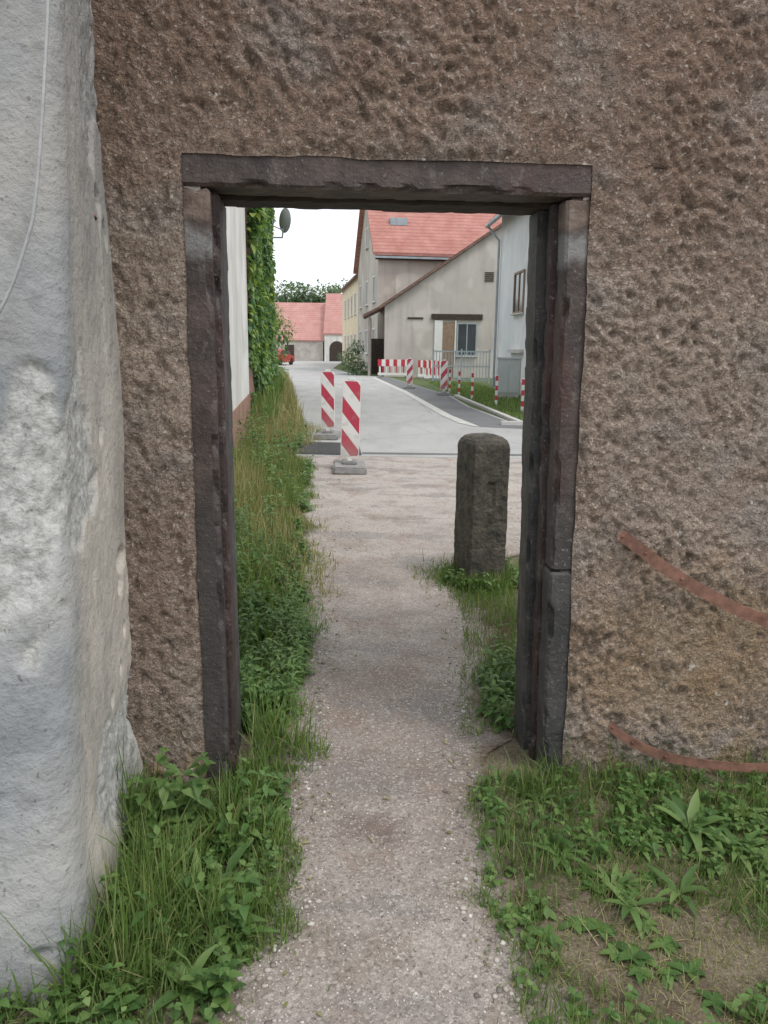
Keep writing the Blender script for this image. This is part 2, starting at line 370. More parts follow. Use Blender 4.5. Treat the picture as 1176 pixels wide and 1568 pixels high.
ic=bmesh.new(); bmesh.ops.create_icosphere(ic,subdivisions=1,radius=1); iv=np.array([v.co[:] for v in ic.verts]); ifc=np.array([[v.index for v in f.verts] for f in ic.faces]); ic.free()
def stones(name,n,yr,smin,smax,mat,edge=0):
    y=yr[0]+(yr[1]-yr[0])*rng.random(n)**1.6; u=rng.random(n)
    if edge: u=np.where(rng.random(n)<.5,rng.random(n)*.2,1-rng.random(n)*.2)
    x=pl(y)+(np.minimum(pr(y),1.5)-pl(y))*u
    s=smin+(smax-smin)*rng.random(n)**3
    sc=np.stack([s*(.7+.6*rng.random(n)),s*(.7+.6*rng.random(n)),s*.55],1)
    Vv=(iv[None]*(1+.25*(rng.random((n,12,1))-.5)))*sc[:,None]+np.stack([x,y,np.full(n,.006)+s*.2],1)[:,None]
    Fv=(ifc[None]+(np.arange(n)*12)[:,None,None]).reshape(-1,3)
    return mk(name,Vv.reshape(-1,3),Fv,mat,smooth=True)
mm=MB('loose_stones',.85,.3); mm.col(mm.ramp(mm.geo.outputs['Random Per Island'],[(0,(.14,.12,.11)),(.5,(.34,.30,.27)),(.85,(.48,.44,.40)),(1,(.62,.59,.55))])); M['stones']=mm.m
stones('gravel',15000,(1.3,7),.0014,.0045,M['stones']); stones('gravel',1800,(1.3,11),.004,.011,M['stones'],1)
# ---------------------------------------------------------------- doorway wall (local frame, turned 4.3 deg)
WR=math.atan(.075); WL=(0,2.65,0)
wall=empty('plastered_wall',WL,WR)
HX0,HX1,HZ=-.655,.668,2.195; SH=.035
st=.0070
def seg(a,b,s): return list(np.linspace(a,b,int(round((b-a)/s))+1))
xs=seg(-1.0,HX0,st)+seg(HX0,HX1,st)[1:]+seg(HX1,1.75,st)[1:]+seg(1.75,3.2,.05)[1:]
zs=seg(-.06,HZ,st)+seg(HZ,2.85,st)[1:]+seg(2.85,3.6,.04)[1:]
xs=np.array(xs); zs=np.array(zs); X,Z=np.meshgrid(xs,zs)
wx=X*21+2.0*vn(X*15,Z*15,3)+Z*8; wz=Z*20-X*6+2.0*vn(X*15,Z*15,5)
n1=fbm(wx,wz,1,3); n2=vn(X*70,Z*62,8); n3=vn(X*110,Z*110,4)
ridge=1-np.abs(2*n1-1)
n4=fbm(X*46+Z*14,Z*34,11,2); n5=vn(X*31+1.5*vn(X*20,Z*20,33),Z*31,35); n6=vn(X*52+Z*9,Z*46,37)
patchy=np.clip((fbm(X*2.2,Z*2.2,9,2)-.25)*2.2,.5,1.)
rel=.34*ridge**2+.33*np.clip((n4-.3)*1.7,0,1)+.2*n5**2*1.4+.2*n6**1.5
Dp=.004+patchy*(.037*rel+.008*n2)+.004*n3+.022*(fbm(X*1.3,Z*1.3,2,2)-.5)
pit=np.clip((rel-.16)*1.6,0,1)
eps=1e-4
Xd=X.copy(); Zd=Z.copy()
wob=lambda a,o:.014*(fbm(a*9,a*0+o,6,3)-.3)
R=16
for r in range(R):
    f=(R-r)/R
    mL=(np.rint((HX0-X)/st)==r)&(X<=HX0+eps); Xd[mL]+=(wob(Z,1)*f)[mL]
    mR=(np.rint((X-HX1)/st)==r)&(X>=HX1-eps)&(X<1.7); Xd[mR]+=((SH*np.clip(1-Z/2.15,0,1.1)-wob(Z,40))*f)[mR]
    mT=(np.rint((Z-HZ)/st)==r)&(Z>=HZ-eps)&(Z<2.8); Zd[mT]-=(wob(X,80)*f)[mT]
edgeD=np.minimum(np.where(Z<HZ+.05,np.minimum(abs(X-HX0),abs(X-HX1)),9),np.where((X>HX0-.03)&(X<HX1+.03),abs(Z-HZ),9))
Dp=np.maximum(Dp,.007); Dp=.007+(Dp-.007)*np.clip(.35+edgeD/.05,0,1)
V=np.stack([Xd,-Dp,Zd],2).reshape(-1,3); nxx=len(xs); nz=len(zs)
I,J=np.meshgrid(np.arange(nxx-1),np.arange(nz-1)); cx=(xs[:-1]+xs[1:])/2; cz=(zs[:-1]+zs[1:])/2
CX,CZ=np.meshgrid(cx,cz); keep=~((CX>HX0)&(CX<HX1)&(CZ<HZ))
b=(J*nxx+I)[keep]; F=np.stack([b,b+1,b+1+nxx,b+nxx],1)
i0=int(np.argmin(abs(xs-HX0))); i1=int(np.argmin(abs(xs-HX1))); jz=int(np.argmin(abs(zs-HZ)))
loop=[j*nxx+i0 for j in range(jz)]+[jz*nxx+i for i in range(i0,i1+1)]+[j*nxx+i1 for j in range(jz-1,-1,-1)]
nb=len(V); ext=V[loop].copy(); ext[:,1]=.02
V=np.concatenate([V,ext]); F2=[(loop[q],loop[q+1],nb+q+1,nb+q) for q in range(len(loop)-1)]
PT=np.concatenate([pit.ravel(),np.full(len(loop),.5)])
F=np.concatenate([F,np.array(F2)])
used=np.zeros(len(V),bool); used[F.ravel()]=True; mp=np.cumsum(used)-1
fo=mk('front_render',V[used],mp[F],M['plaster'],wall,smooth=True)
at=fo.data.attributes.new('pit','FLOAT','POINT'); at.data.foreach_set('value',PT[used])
box('core_left',-1.6,-.60,.01,.33,-.1,2.16,M['grey'],wall); box('core_right',.65,3.2,.01,.33,-.1,2.16,M['grey'],wall); box('core_top',-1.6,3.2,.0101,.3301,2.16,3.6,M['grey'],wall)
fr=empty('stone_door_frame',WL,WR)
rough_block('jamb_left',-.675,-.570,-.004,.15,-.08,2.095,M['frame'],fr,.010,seed=1)
rough_block('jamb_left_rebate',-.66,-.548,.040,.152,-.08,2.09,M['frameR'],fr,.010,seed=11)
rough_block('jamb_left_rear',-.66,-.556,.155,.325,-.08,2.095,M['frameD'],fr,seed=3)
rough_block('jamb_right_upper',.590,.70,-.004,.10,.815,2.095,M['frame'],fr,.010,seed=4,shear=SH)
rough_block('jamb_right_lower',.585,.70,-.008,.10,-.08,.812,M['frameD'],fr,.010,seed=5,shear=SH)
rough_block('jamb_right_rebate',.574,.70,.103,.16,-.08,2.095,M['frameR'],fr,.006,seed=6,shear=SH)
rough_block('jamb_right_slot',.615,.70,.15,.20,-.08,2.095,M['darkwood'],fr,.004,seed=16,shear=SH)
rough_block('jamb_right_rear',.548,.70,.185,.335,-.08,2.095,M['frameD'],fr,.012,seed=7,shear=SH*1.2)
rough_block('lintel_front',-.68,.70,-.006,.15,2.098,2.215,M['frame'],fr,.010,seed=8)
rough_block('lintel_rear',-.66,.70,.152,.33,2.088,2.2,M['darkwood'],fr,seed=9)
# ---------------------------------------------------------------- battered pier on the left
def pier():
    a=np.array([-.93,2.75]); c0=np.array([-.795,1.66]); e=np.array([-2.2,1.52])
    pts=[]
    for t in np.linspace(0,1,110)[:-9]: pts.append(a+(c0-a)*t)
    p0=pts[-1]; dirB=(e-c0)/np.linalg.norm(e-c0); p2=c0+dirB*.09
    for t in np.linspace(0,1,18)[1:]: pts.append((1-t)**2*p0+2*t*(1-t)*c0+t*t*p2)
    for t in np.linspace(0,1,130)[1:]: pts.append(p2+(e-p2)*t)
    pts=np.array(pts); tg=np.gradient(pts,axis=0); tg/=np.linalg.norm(tg,axis=1,keepdims=True)
    nrm=np.stack([-tg[:,1],tg[:,0]],1)
    if nrm[10,0]<0: nrm=-nrm
    arc=np.concatenate([[0],np.cumsum(np.linalg.norm(np.diff(pts,axis=0),axis=1))])
    zz=np.arange(-.06,3.6,.0095)
    A,Zm=np.meshgrid(arc,zz)
    px=np.broadcast_to(pts[:,0],A.shape).copy(); py=np.broadcast_to(pts[:,1],A.shape).copy()
    w=np.clip((2.75-py)/1.1,0,1)
    py=py+w*Zm*.115; px=px+w*Zm*.018
    m=fbm(A*2.6+3,Zm*1.9,5,4); edge=arc[np.argmin(abs(pts[:,1]-1.69))]
    front=np.clip((A-edge)/.05,0,1)
    peel=np.clip((m-(.60-.11*front+.10*np.clip((.9-Zm)/.5,0,1)*front))*30,0,1)
    rt=np.clip((fbm(A*3+9,Zm*2,15,2)-.4)*4,0.15,1)
    d=.012*(1-peel)+.014*(fbm(A*3,Zm*3,2,2)-.5)+peel*.020*(fbm(A*26,Zm*26,7,3)-.5)+.004*fbm(A*40,Zm*40,3,2)+rt*.009*(fbm(A*20,Zm*18,17,3)-.5)
    d+=.03*(fbm(A*1.4,Zm*1.2,12,2)-.5)
    d+=.03*np.exp(-(np.clip(Zm,0,9)/.22)**2)
    for (ar,z0,rx,rz,dep) in ((.30,.90,.055,.030,.10),(.33,.82,.03,.03,.04),(.52,.50,.016,.018,.05),(.38,.55,.014,.018,.05),(.70,.42,.014,.014,.05),(1.12,.12,.016,.014,.03),(.22,.28,.03,.06,.05),(.42,2.02,.05,.03,.06),(.33,1.93,.03,.03,.06),(1.3,.9,.012,.012,.03),(.6,1.35,.02,.03,.02),(.15,.62,.014,.10,.025),(.75,.95,.015,.04,.015),(.30,.66,.014,.02,.04),(.25,.47,.014,.02,.04),(.45,.20,.018,.03,.04)):
        q=((A-ar)/rx)**2+((Zm-z0)/rz)**2; d-=dep*np.exp(-q**1.5)
    cr=np.abs((A-.42)-.10*(2.25-Zm)-.012*np.sin(Zm*31)-.02*vn(Zm*25,Zm*0,3)); d-=.025*np.exp(-(cr/.008)**2)*((Zm>1.55)&(Zm<2.35))
    cr=np.abs((A-.20)-.04*np.sin(Zm*9)-.03*vn(Zm*22,Zm*0,8)); d-=.02*np.exp(-(cr/.006)**2)*((Zm>.12)&(Zm<.62))
    Xp=px+nrm[:,0][None]*d; Yp=py+nrm[:,1][None]*d
    V=np.stack([Xp,Yp,Zm],2).reshape(-1,3); n=len(arc); I,J=np.meshgrid(np.arange(n-1),np.arange(len(zz)-1)); b=(J*n+I).ravel()
    F=np.stack([b,b+n,b+n+1,b+1],1)
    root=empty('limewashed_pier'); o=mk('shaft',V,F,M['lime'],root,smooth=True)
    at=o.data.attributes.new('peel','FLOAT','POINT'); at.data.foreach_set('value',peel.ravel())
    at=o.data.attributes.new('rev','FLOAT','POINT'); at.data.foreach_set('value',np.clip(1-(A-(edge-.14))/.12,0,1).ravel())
    tube('iron_dowel',[(-.86,2.33,1.98),(-.835,2.31,1.95)],.010,M['iron'],root)
    return root
pier()
tube('wall_cable',[tuple(q) for q in crom([(-.73,1.90,3.2),(-.735,1.885,2.75),(-.74,1.87,2.4),(-.752,1.83,2.15),(-.775,1.80,1.92),(-.80,1.79,1.82),(-.86,1.775,1.68),(-.95,1.76,1.58),(-1.3,1.73,1.35)])],.004,M['cable'])
# ---------------------------------------------------------------- rusty straps
def strap(name,pts,w,t=.006):
    Q=crom(pts); tg=np.gradient(Q,axis=0); tg/=np.linalg.norm(tg,axis=1,keepdims=True)
    nr=np.stack([-tg[:,2],0*tg[:,0],tg[:,0]],1); nr/=np.linalg.norm(nr,axis=1,keepdims=True)
    th=np.cross(nr,tg); V=[];F=[]
    for i,(q,n,h) in enumerate(zip(Q,nr,th)):
        ww=w*(1+.12*(vn(i*.9,0,3)-.5))
        V+=[q-n*ww/2-h*t/2,q+n*ww/2-h*t/2,q+n*ww/2+h*t/2,q-n*ww/2+h*t/2]
    for i in range(len(Q)-1):
        for k in range(4): F.append((i*4+k,i*4+(k+1)%4,i*4+4+(k+1)%4,i*4+4+k))
    F+= [(0,3,2,1),tuple(len(Q)*4-4+k for k in range(4))]
    root=empty(name); mk('band',[tuple(v) for v in V],F,M['iron'],root)
    for k in (2,9,17):
        bm=bmesh.new(); bmesh.ops.create_uvsphere(bm,u_segments=10,v_segments=6,radius=.006); me=bpy.data.meshes.new('rivet'); bm.to_mesh(me); bm.free(); me.materials.append(M['iron'])
        o=link(bpy.data.objects.new('rivet',me),root); o.location=Q[k]-th[k]*.004*(1 if th[k][1]>0 else -1)
strap('rusty_iron_strap',[(.85,2.70,.955),(.91,2.66,.915),(1.0,2.62,.85),(1.13,2.59,.775),(1.28,2.57,.705),(1.45,2.57,.65),(1.7,2.62,.61)],.042)
strap('rusty_iron_strap',[(.865,2.69,.215),(.92,2.66,.175),(1.02,2.63,.135),(1.12,2.61,.115),(1.28,2.59,.105),(1.45,2.58,.11),(1.7,2.64,.135)],.034)
# ---------------------------------------------------------------- stone bollard
def bollard():
    lv=[(-.05,1.02),(.1,1.0),(.3,.995),(.5,.99),(.7,.985),(.945,.98),(.975,.95),(1.0,.86),(1.02,.70),(1.035,.45),(1.04,.2)]
    V=[];F=[];hw,hd,c=.140,.140,.010
    ring=[]
    base=[(-hw+c,-hd),(hw-c,-hd),(hw,-hd+c),(hw,hd-c),(hw-c,hd),(-hw+c,hd),(-hw,hd-c),(-hw,-hd+c)]
    for a in range(8):
        p=Vector(base[a]);q=Vector(base[(a+1)%8]); k=12 if (p-q).length>.1 else 1
        for i in range(k): ring.append(p.lerp(q,i/k))
    n=len(ring); zz=[]
    for i in range(len(lv)-1):
        k=10 if lv[i+1][0]-lv[i][0]>.1 else 1
        for j in range(k):
            t=j/k; zz.append((lv[i][0]*(1-t)+lv[i+1][0]*t,lv[i][1]*(1-t)+lv[i+1][1]*t))
    zz.append(lv[-1])
    for z,s in zz:
        for p in ring:
            v=Vector((p.x*s,p.y*s,z)); v+=noise.noise_vector(v*5)*.003+noise.noise_vector(v*28)*.003
            if p.y<-.12 and abs(p.x-.0)<.03 and .52<z<.72: v.y+=.014
            if .24<z<.27: v.x*=.98; v.y*=.98
            V.append(v[:])
    for j in range(len(zz)-1):
        for i in range(n): F.append((j*n+i,j*n+(i+1)%n,(j+1)*n+(i+1)%n,(j+1)*n+i))
    F.append(tuple((len(zz)-1)*n+i for i in range(n)))
    mk('stone_bollard',V,F,M['stone'],None,smooth=False,loc=(.68,5.28,0),rz=math.radians(19))
bollard()
# ---------------------------------------------------------------- traffic furniture
def beacon(loc,rz,mat,sc=1.,tilt=0):
    e=empty('traffic_beacon',loc,rz); e.scale=(sc,sc,sc); e.rotation_euler[1]=tilt
    box('foot',-.22,.22,-.38,.38,0,.10,M['rubber'],e,.02); box('foot_socket',-.10,.10,-.12,.12,.10,.14,M['rubber'],e,.01)
    box('stem',-.03,.03,-.02,.02,.12,.28,M['wp'],e)
    pts=[];w,r,z0,z1=.125,.035,.20,1.21
    for cx,cz,a0 in ((w-r,z0+r,-90),(w-r,z1-r,0),(-w+r,z1-r,90),(-w+r,z0+r,180)):
        for k in range(5):
            a=math.radians(a0+k*22.5); pts.append((cx+r*math.cos(a),cz+r*math.sin(a)))
    prism('edge_shell',pts,'y',-.024,.024,M['wp'],e)
    pi=[(x*.93,(z-.705)*.985+.705) for x,z in pts]
    prism('reflective_face',pi,'y',-.027,-.0245,mat,e); prism('reflective_back',pi,'y',.0245,.027,mat,e)
    box('grip',-.05,.05,-.015,.015,1.21,1.25,M['wp'],e,.008)
    return e
beacon((-.47,10.15,0),math.radians(4),M['bladeF'],.98,math.radians(1.5))
beacon((-1.03,13.9,0),math.radians(-3),M['bladeF'],.98)
beacon((.98,31.8,0),0,M['bladeB']); beacon((2.06,27.6,0),0,M['bladeB'])
def barrier(loc,w,rz=0):
    e=empty('construction_barrier',loc,rz); n=8
    for i in range(n):
        a=i*w/n; m=M['red'] if i%2==0 else M['wp']
        box('upper_board_%d'%i,a,a+w/n,-.02,.02,.62,1.0,m,e)
    box('middle_rail',0,w,-.015,.015,.12,.26,M['wp'],e)
    for i in range(9):
        a=(i+.5)*w/9; box('slat_%d'%i,a-.03,a+.03,-.012,.012,.26,.62,M['red'] if i%2 else M['wp'],e)
    for a in (.15,w-.15):
        box('leg',a-.03,a+.03,.021,.06,.05,1.0,M['wp'],e); box('foot',a-.1,a+.1,-.3,.3,0,.1,M['rubber'],e,.02)
barrier((-.45,44.2,0),1.75); barrier((1.75,42.5,0),1.1,.2); barrier((2.0,40.6,0),.9,.1)
def gpost(x,y,h=.85):
    e=empty('marker_post',(x,y,0))
    for i in range(6):
        box('band_%d'%i,-.035,.035,-.035,.035,h*i/6,h*(i+1)/6,M['red'] if i%2 else M['wp'],e)
    box('cap',-.04,.04,-.04,.04,h,h+.03,M['wp'],e,.01)
for p in ((2.57,27.2),(2.83,25.4),(3.28,23),(3.62,20.5),(2.45,29.8)): gpost(*p)
e=empty('metal_railing',(2.3,38,0),-.05)
for i in range(19): box('bar_%d'%i,i*.15-.02,i*.15+.02,-.015,.015,.15,1.5,M['zinc'],e)
for z in (.15,.8,1.5): box('rail',-.03,2.76,-.03,.03,z-.035,z+.035,M['zinc'],e)
for i in range(3): box('post',i*1.35-.04,i*1.35+.04,-.045,.045,0,1.62,M['zinc'],e)
e=empty('utility_cabinet',(4.15,26.3,0),math.radians(-12))
box('plinth',-.36,.36,-.15,.15,0,.15,M['conc'],e); box('body',-.38,.38,-.17,.17,.15,1.3,M['cab'],e,.01); box('door_leaf_left',-.36,-.005,-.185,-.171,.2,1.25,M['cab'],e,.004); box('door_leaf_right',.005,.36,-.185,-.171,.2,1.25,M['cab'],e,.004); box('roof',-.41,.41,-.2,.2,1.3,1.36,M['cab'],e,.01)
# ---------------------------------------------------------------- houses
def window(e,face,a0,a1,z0,z1,pos,fm=None,gm=None):
    fm=fm or M['wframe']; gm=gm or M['glass']
    def bx(n,a,b,o0,o1,c,d,m):
        if face=='y': box(n,a,b,pos-o1,pos-o0,c,d,m,e)
        else: box(n,pos-o1,pos-o0,a,b,c,d,m,e)
    t=.07
    bx('window_glass',a0,a1,.005,.02,z0,z1,gm)
    bx('window_frame',a0-t,a0,0,.06,z0-t,z1+t,fm); bx('window_frame',a1,a1+t,0,.06,z0-t,z1+t,fm)
    bx('window_frame',a0,a1,0,.06,z1,z1+t,fm); bx('window_sill',a0-.12,a1+.12,0,.14,z0-t-.05,z0-t,M['conc']); bx('window_frame',a0,a1,0,.06,z0-t,z0,fm)
    c=(a0+a1)/2; bx('window_mullion',c-.03,c+.03,.02,.05,z0,z1,fm)
def house(name,loc,rz,w,d,eave,ridge,axis,mw,mr,ov=.35):
    e=empty(name,loc,rz)
    D=d if axis=='x' else w; Lg=w if axis=='x' else d
    poly=[(0,-.2),(D,-.2),(D,eave),(D/2,ridge),(0,eave)]
    prism('walls',poly,axis,0,Lg,mw,e)
    sl=(ridge-eave)/(D/2); t=.18
    prism('roof_slope',[(-ov,eave-ov*sl+.02),(D/2,ridge+.02),(D/2,ridge+.02+t),(-ov,eave-ov*sl+.02+t)],axis,-ov,Lg+ov,mr,e)
    prism('roof_slope_rear',[(D+ov,eave-ov*sl+.02),(D/2+.002,ridge+.02),(D/2+.002,ridge+.02+t),(D+ov,eave-ov*sl+.02+t)],axis,-ov,Lg+ov,mr,e)
    return e
g=house('grey_house',(-.55,50,0),math.radians(8),15,12,7.5,12.6,'x',M['grey'],M['roof'])
for a in (1.2,5.2,9.2):
    window(g,'x',a,a+1.1,1.3,2.8,0); window(g,'x',a,a+1.1,4.6,6.1,0)
window(g,'x',5.3,6.3,8.4,9.6,0)
pts=[(1.1,4.6),(2.7,4.6)]+[(1.9+.8*math.cos(t),5.9+.35*math.sin(t)) for t in np.linspace(0,math.pi,9)]
prism('blind_arch',pts,'y',-.05,-.004,M['grey2'],g)
box('gutter',-.3,15.3,-.5,-.38,7.05,7.17,M['zinc'],g); prism('eave_soffit_board',[(-.34,7.0),(-.02,7.0),(-.02,7.3),(-.34,7.15)],'x',-.2,15.2,M['darkwood'],g)
box('skylight',1.0,2.1,1.9,2.9,9.35,9.80,M['zinc'],g)
box('chimney',4,4.8,5.5,6.3,12,13.8,M['brick'],g)
a=house('grey_barn',(-.1,45,0),0,13.4,6,3.95,8.45,'y',M['grey2'],M['roofD'],.3)
box('door_lintel',2.65,5.55,-.12,0,3.25,3.55,M['darkwood'],a)
box('barn_door_leaf',3.3,4.0,-.05,-.003,.1,3.1,M['brownwood'],a); window(a,'y',4.2,5.2,1.3,3.0,0,M['zinc']); box('door_frame',2.85,3.3,-.08,-.003,0,3.2,M['wframe'],a)
box('door_frame_r',4.0,4.08,-.09,-.003,0,3.2,M['wframe'],a)
for i in range(5): box('vent_slat_%d'%i,5.6,6.1,-.05,-.003,5.35+i*.11,5.41+i*.11,M['darkwood'],a)
box('beam',1.3,2.2,-.05,-.003,3.25,3.35,M['darkwood'],a)
p=empty('porch',(-1.05,46,0)); box('post',0,.14,0,.14,0,3.4,M['grey'],p); box('post_rear',0,.14,2.8,2.94,0,3.4,M['grey'],p)
prism('lean_to_roof',[(-.3,3.35),(.9,3.95),(.9,4.1),(-.3,3.5)],'y',-.3,3.2,M['roofD'],p); box('dark_passage_panel',.1,.9,3.6,3.7,0,2.2,M['darkwood'],p)  # dark panel at the back stands in for shade inside the entrance opening
y_=house('cream_house',(-2.3,64,0),math.radians(7.4),9,17,7.3,10.8,'y',M['yellow'],M['roofD'])
for a0 in (1.5,5,8.5,12):
    window(y_,'x',a0,a0+1.1,1.2,2.7,0); window(y_,'x',a0,a0+1.1,4.4,6.0,0)
wh=house('white_house',(4.5,32,0),math.radians(-86.7),14,9,6.75,10.2,'x',M['whiteN'],M['roof2'],.45)
window(wh,'y',3.0,4.4,2.95,4.25,0,M['brownwood']); window(wh,'y',7.5,8.9,2.95,4.25,0,M['brownwood'])
box('plinth',.01,14,-.04,-.001,0,.5,M['conc'],wh); box('sill_band',2.7,4.7,-.16,-.001,1.5,1.62,M['conc'],wh)
tube('gutter',[(-.45,-.5,6.42),(14.4,-.5,6.42)],.08,M['zinc'],wh); tube('downpipe',[(-.3,-.5,6.4),(-.1,-.3,6.1),(.12,-.1,5.8),(.12,-.1,.1)],.05,M['zinc'],wh)
r1=house('red_roofed_barn',(-16.5,95,0),0,8.9,10,2.4,6.9,'x',M['rubble'],M['roof2'],.1)
box('lean_door',4.3,5.4,-.06,-.003,0,1.9,M['darkwood'],r1)
r2=house('gatehouse',(-7.4,94.5,0),0,5,9,3.2,8.0,'x',M['white'],M['roof2'],.1)
pts=[(.6,0),(2.4,0)]+[(1.5+math.cos(t)*.9,1.5+math.sin(t)*.9) for t in np.linspace(0,math.pi,9)]
prism('arched_gateway',pts,'y',-.05,-.003,M['darkwood'],r2)
dl=math.atan2(-.12,1)
lw=empty('whitewashed_house',(-1.22,3.05,0),-dl)
prism('walls',[(-7,-.1),(0,-.1),(0,4.6),(-3.5,7.5),(-7,4.6)],'y',0,12.5,M['white'],lw)
prism('roof',[(.1,4.45),(-3.5,7.55),(-3.5,7.75),(.1,4.65)],'y',-.2,12.45,M['roofD'],lw)
box('brick_base',.001,.02,6,12.5,0,.7,M['brick'],lw)
lh=empty('ivy_covered_house',(-2.74,15.6,0),-dl)
prism('walls',[(-7,-.1),(0,-.1),(0,7.6),(-3.5,10.5),(-7,7.6)],'y',0,13.2,M['brick'],lh)
prism('roof',[(.2,7.4),(-3.5,10.55),(-3.5,10.75),(.2,7.6)],'y',-.2,13.4,M['roofD'],lh)
ds=empty('satellite_dish',(-3.22,25.0,5.42),math.radians(-50))
V=[];F=[];nr=6;na=20
for i in range(nr+1):
    r=.34*i/nr
    for k in range(na): V.append((r*math.cos(k*6.2832/na),.5*r*r*1.3,r*math.sin(k*6.2832/na)*1.08))
for i in range(nr):
    for k in range(na): F.append((i*na+k,i*na+(k+1)%na,(i+1)*na+(k+1)%na,(i+1)*na+k))
mk('dish',V,F,M['cab'],ds,True); tube('arm',[(0,.02,-.3),(0,-.35,-.2),(0,-.4,0)],.02,M['zinc'],ds); tube('bracket',[(0,.05,0),(-.08,.02,-.5),(-.55,-.6,-.5)],.03,M['zinc'],ds)
c=empty('parked_car',(-9.9,72,0),math.radians(75))
body=[(-2,.25),(2,.25),(2.05,.55),(1.95,.8),(1.1,.92),(.55,1.35),(-.9,1.42),(-1.6,1.0),(-2.0,.9),(-2.05,.5)]
prism('body',body,'y',-.82,.82,M['redcar'],c); prism('side_windows',[(1.0,.93),(.5,1.3),(-.85,1.35),(-1.4,1.0)],'y',-.83,.83,M['glass'],c)
prism('windscreen',[(1.15,.93),(.6,1.33),(.56,1.33),(1.1,.92)],'y',-.7,.7,M['glass'],c)
for wx_ in (-1.3,1.3):
    for wy_ in (-.84,.64): prism('wheel',[(wx_+.32*math.cos(t),.32+.32*math.sin(t)) for t in np.linspace(0,6.2832,17)[:-1]],'y',wy_,wy_+.2,M['black'],c)
for s in (-.6,.6): box('headlight',2.0,2.06,s-.15,s+.15,.6,.75,M['wp'],c)
# ---------------------------------------------------------------- vegetation
def U(a,b,n): return a+(b-a)*rng.random(n)
def wl(y):
    y=np.asarray(y); return np.where(y<1.62,-1.6,np.where(y<2.68,-.80-.12*(y-1.68)/1.,np.where(y<2.97,-.55,-1.22-.12*(y-3.05))))
def grass(name,x,y,h,mat,wmin=.003,wmax=.007,lean=.45,z0=0.):
    n=len(x); a=U(0,6.283,n); l=U(.05,lean,n)
    D=np.stack([np.cos(a)*l,np.sin(a)*l,np.ones(n)],1)
    P=np.stack([x,y,np.full(n,z0)],1)
    return ribbons(name,P,D,h,U(wmin,wmax,n),U(.0,.7,n)*l*2,mat,4,'grass',tw=U(0,3.1416,n))
def leaves(name,P,D,L,W,droop,mat): return ribbons(name,P,D,L,W,droop,mat,3,'leaf',.3)
def plants(name,xy,hs,mat,leafL=.06,leafW=.032,nodes=6,stalk=True):
    P=[];D=[];L=[];W=[];SP=[];SD=[];SL=[]
    for (x,y),h in zip(xy,hs):
        lx,ly=rng.normal(0,.12,2); a0=rng.random()*6.28; k=max(2,int(nodes*(.7+.6*rng.random())))
        SP.append((x,y,0));SD.append((lx,ly,1));SL.append(h)
        for i in range(k):
            f=(i+.6)/k; sz=(1.15-.6*f)*(.75+.5*rng.random())
            for s in (0,1,2) if i%2 else (0,1):
                a=a0+i*1.57+s*3.14+rng.normal(0,.35)
                P.append((x+lx*h*f,y+ly*h*f,h*f)); D.append((math.cos(a),math.sin(a),.35+.3*rng.normal()))
                L.append(leafL*sz); W.append(leafW*sz)
    o=leaves(name,np.array(P),np.array(D),np.array(L),np.array(W),U(.1,.7,len(P)),mat)
    if stalk: ribbons('stalks',np.array(SP,float),np.array(SD,float),np.array(SL),.004,.02,M['weed'],2,'grass',tw=U(0,3.14,len(SP)),parent=o)
    return o
def rosettes(name,xy,n,L0,W0,mat,up=.6):
    P=[];D=[];L=[];W=[]
    for x,y in xy:
        k=int(n*(.7+.6*rng.random())); s=.7+.6*rng.random()
        for i in range(k):
            a=i*2.4+rng.normal(0,.2); P.append((x,y,.01)); u=up*(.5+rng.random()); D.append((math.cos(a),math.sin(a),u)); L.append(L0*s*(.7+.5*rng.random())); W.append(W0*s)
    return leaves(name,np.array(P),np.array(D),np.array(L),np.array(W),U(.2,.7,len(P)),mat)
def zoneL(n,y0,y1,pw=1.,spread=.07):
    y=U(y0,y1,n); a=wl(y); b=pl(y)+spread*(vn(y*6,3)*1.6-.6); u=rng.random(n)**pw
    return a+(b-a)*u,y,u
def clump(x,y,s=5): return np.clip(vn(x*s,y*s,31)*1.5,.35,1.25)
# left, in front of the wall: long grass with some weeds
n=9500; x,y,u=zoneL(n,1.25,2.72,1.,.12); m=~((y>2.62)&(x<-.55))
cl=clump(x,y); h=(.06+.14*(1-u**2))*U(.5,1.35,n)*cl*np.where(rng.random(n)<.07,1.5,1)*np.clip(1.1-.5*np.clip(y-2.35,0,.3)/.3,.5,1.1); grass('grass',x[m],y[m],h[m],M['grass'],.003,.0075,.85)
x,y,u=zoneL(80,1.5,2.55,1.4,0); plants('nettle_plants',list(zip(x,y)),U(.07,.2,80)*clump(x,y),M['weed'],.055,.032,5)
x,y,u=zoneL(130,1.3,2.5,.8,.03); plants('clover_and_weeds',list(zip(x,y)),U(.04,.12,130),M['weedB'],.035,.028,3)
x,y,u=zoneL(26,1.5,2.55,1.,0); rosettes('dandelion_rosettes',list(zip(x,y)),9,.15,.028,M['weedB'],1.)
plants('thistle_plants',[(-.74,2.36),(-.70,2.30),(-.66,2.42),(-.79,2.28),(-.62,2.33)],[.30,.24,.22,.2,.18],M['weedB'],.075,.045,6)
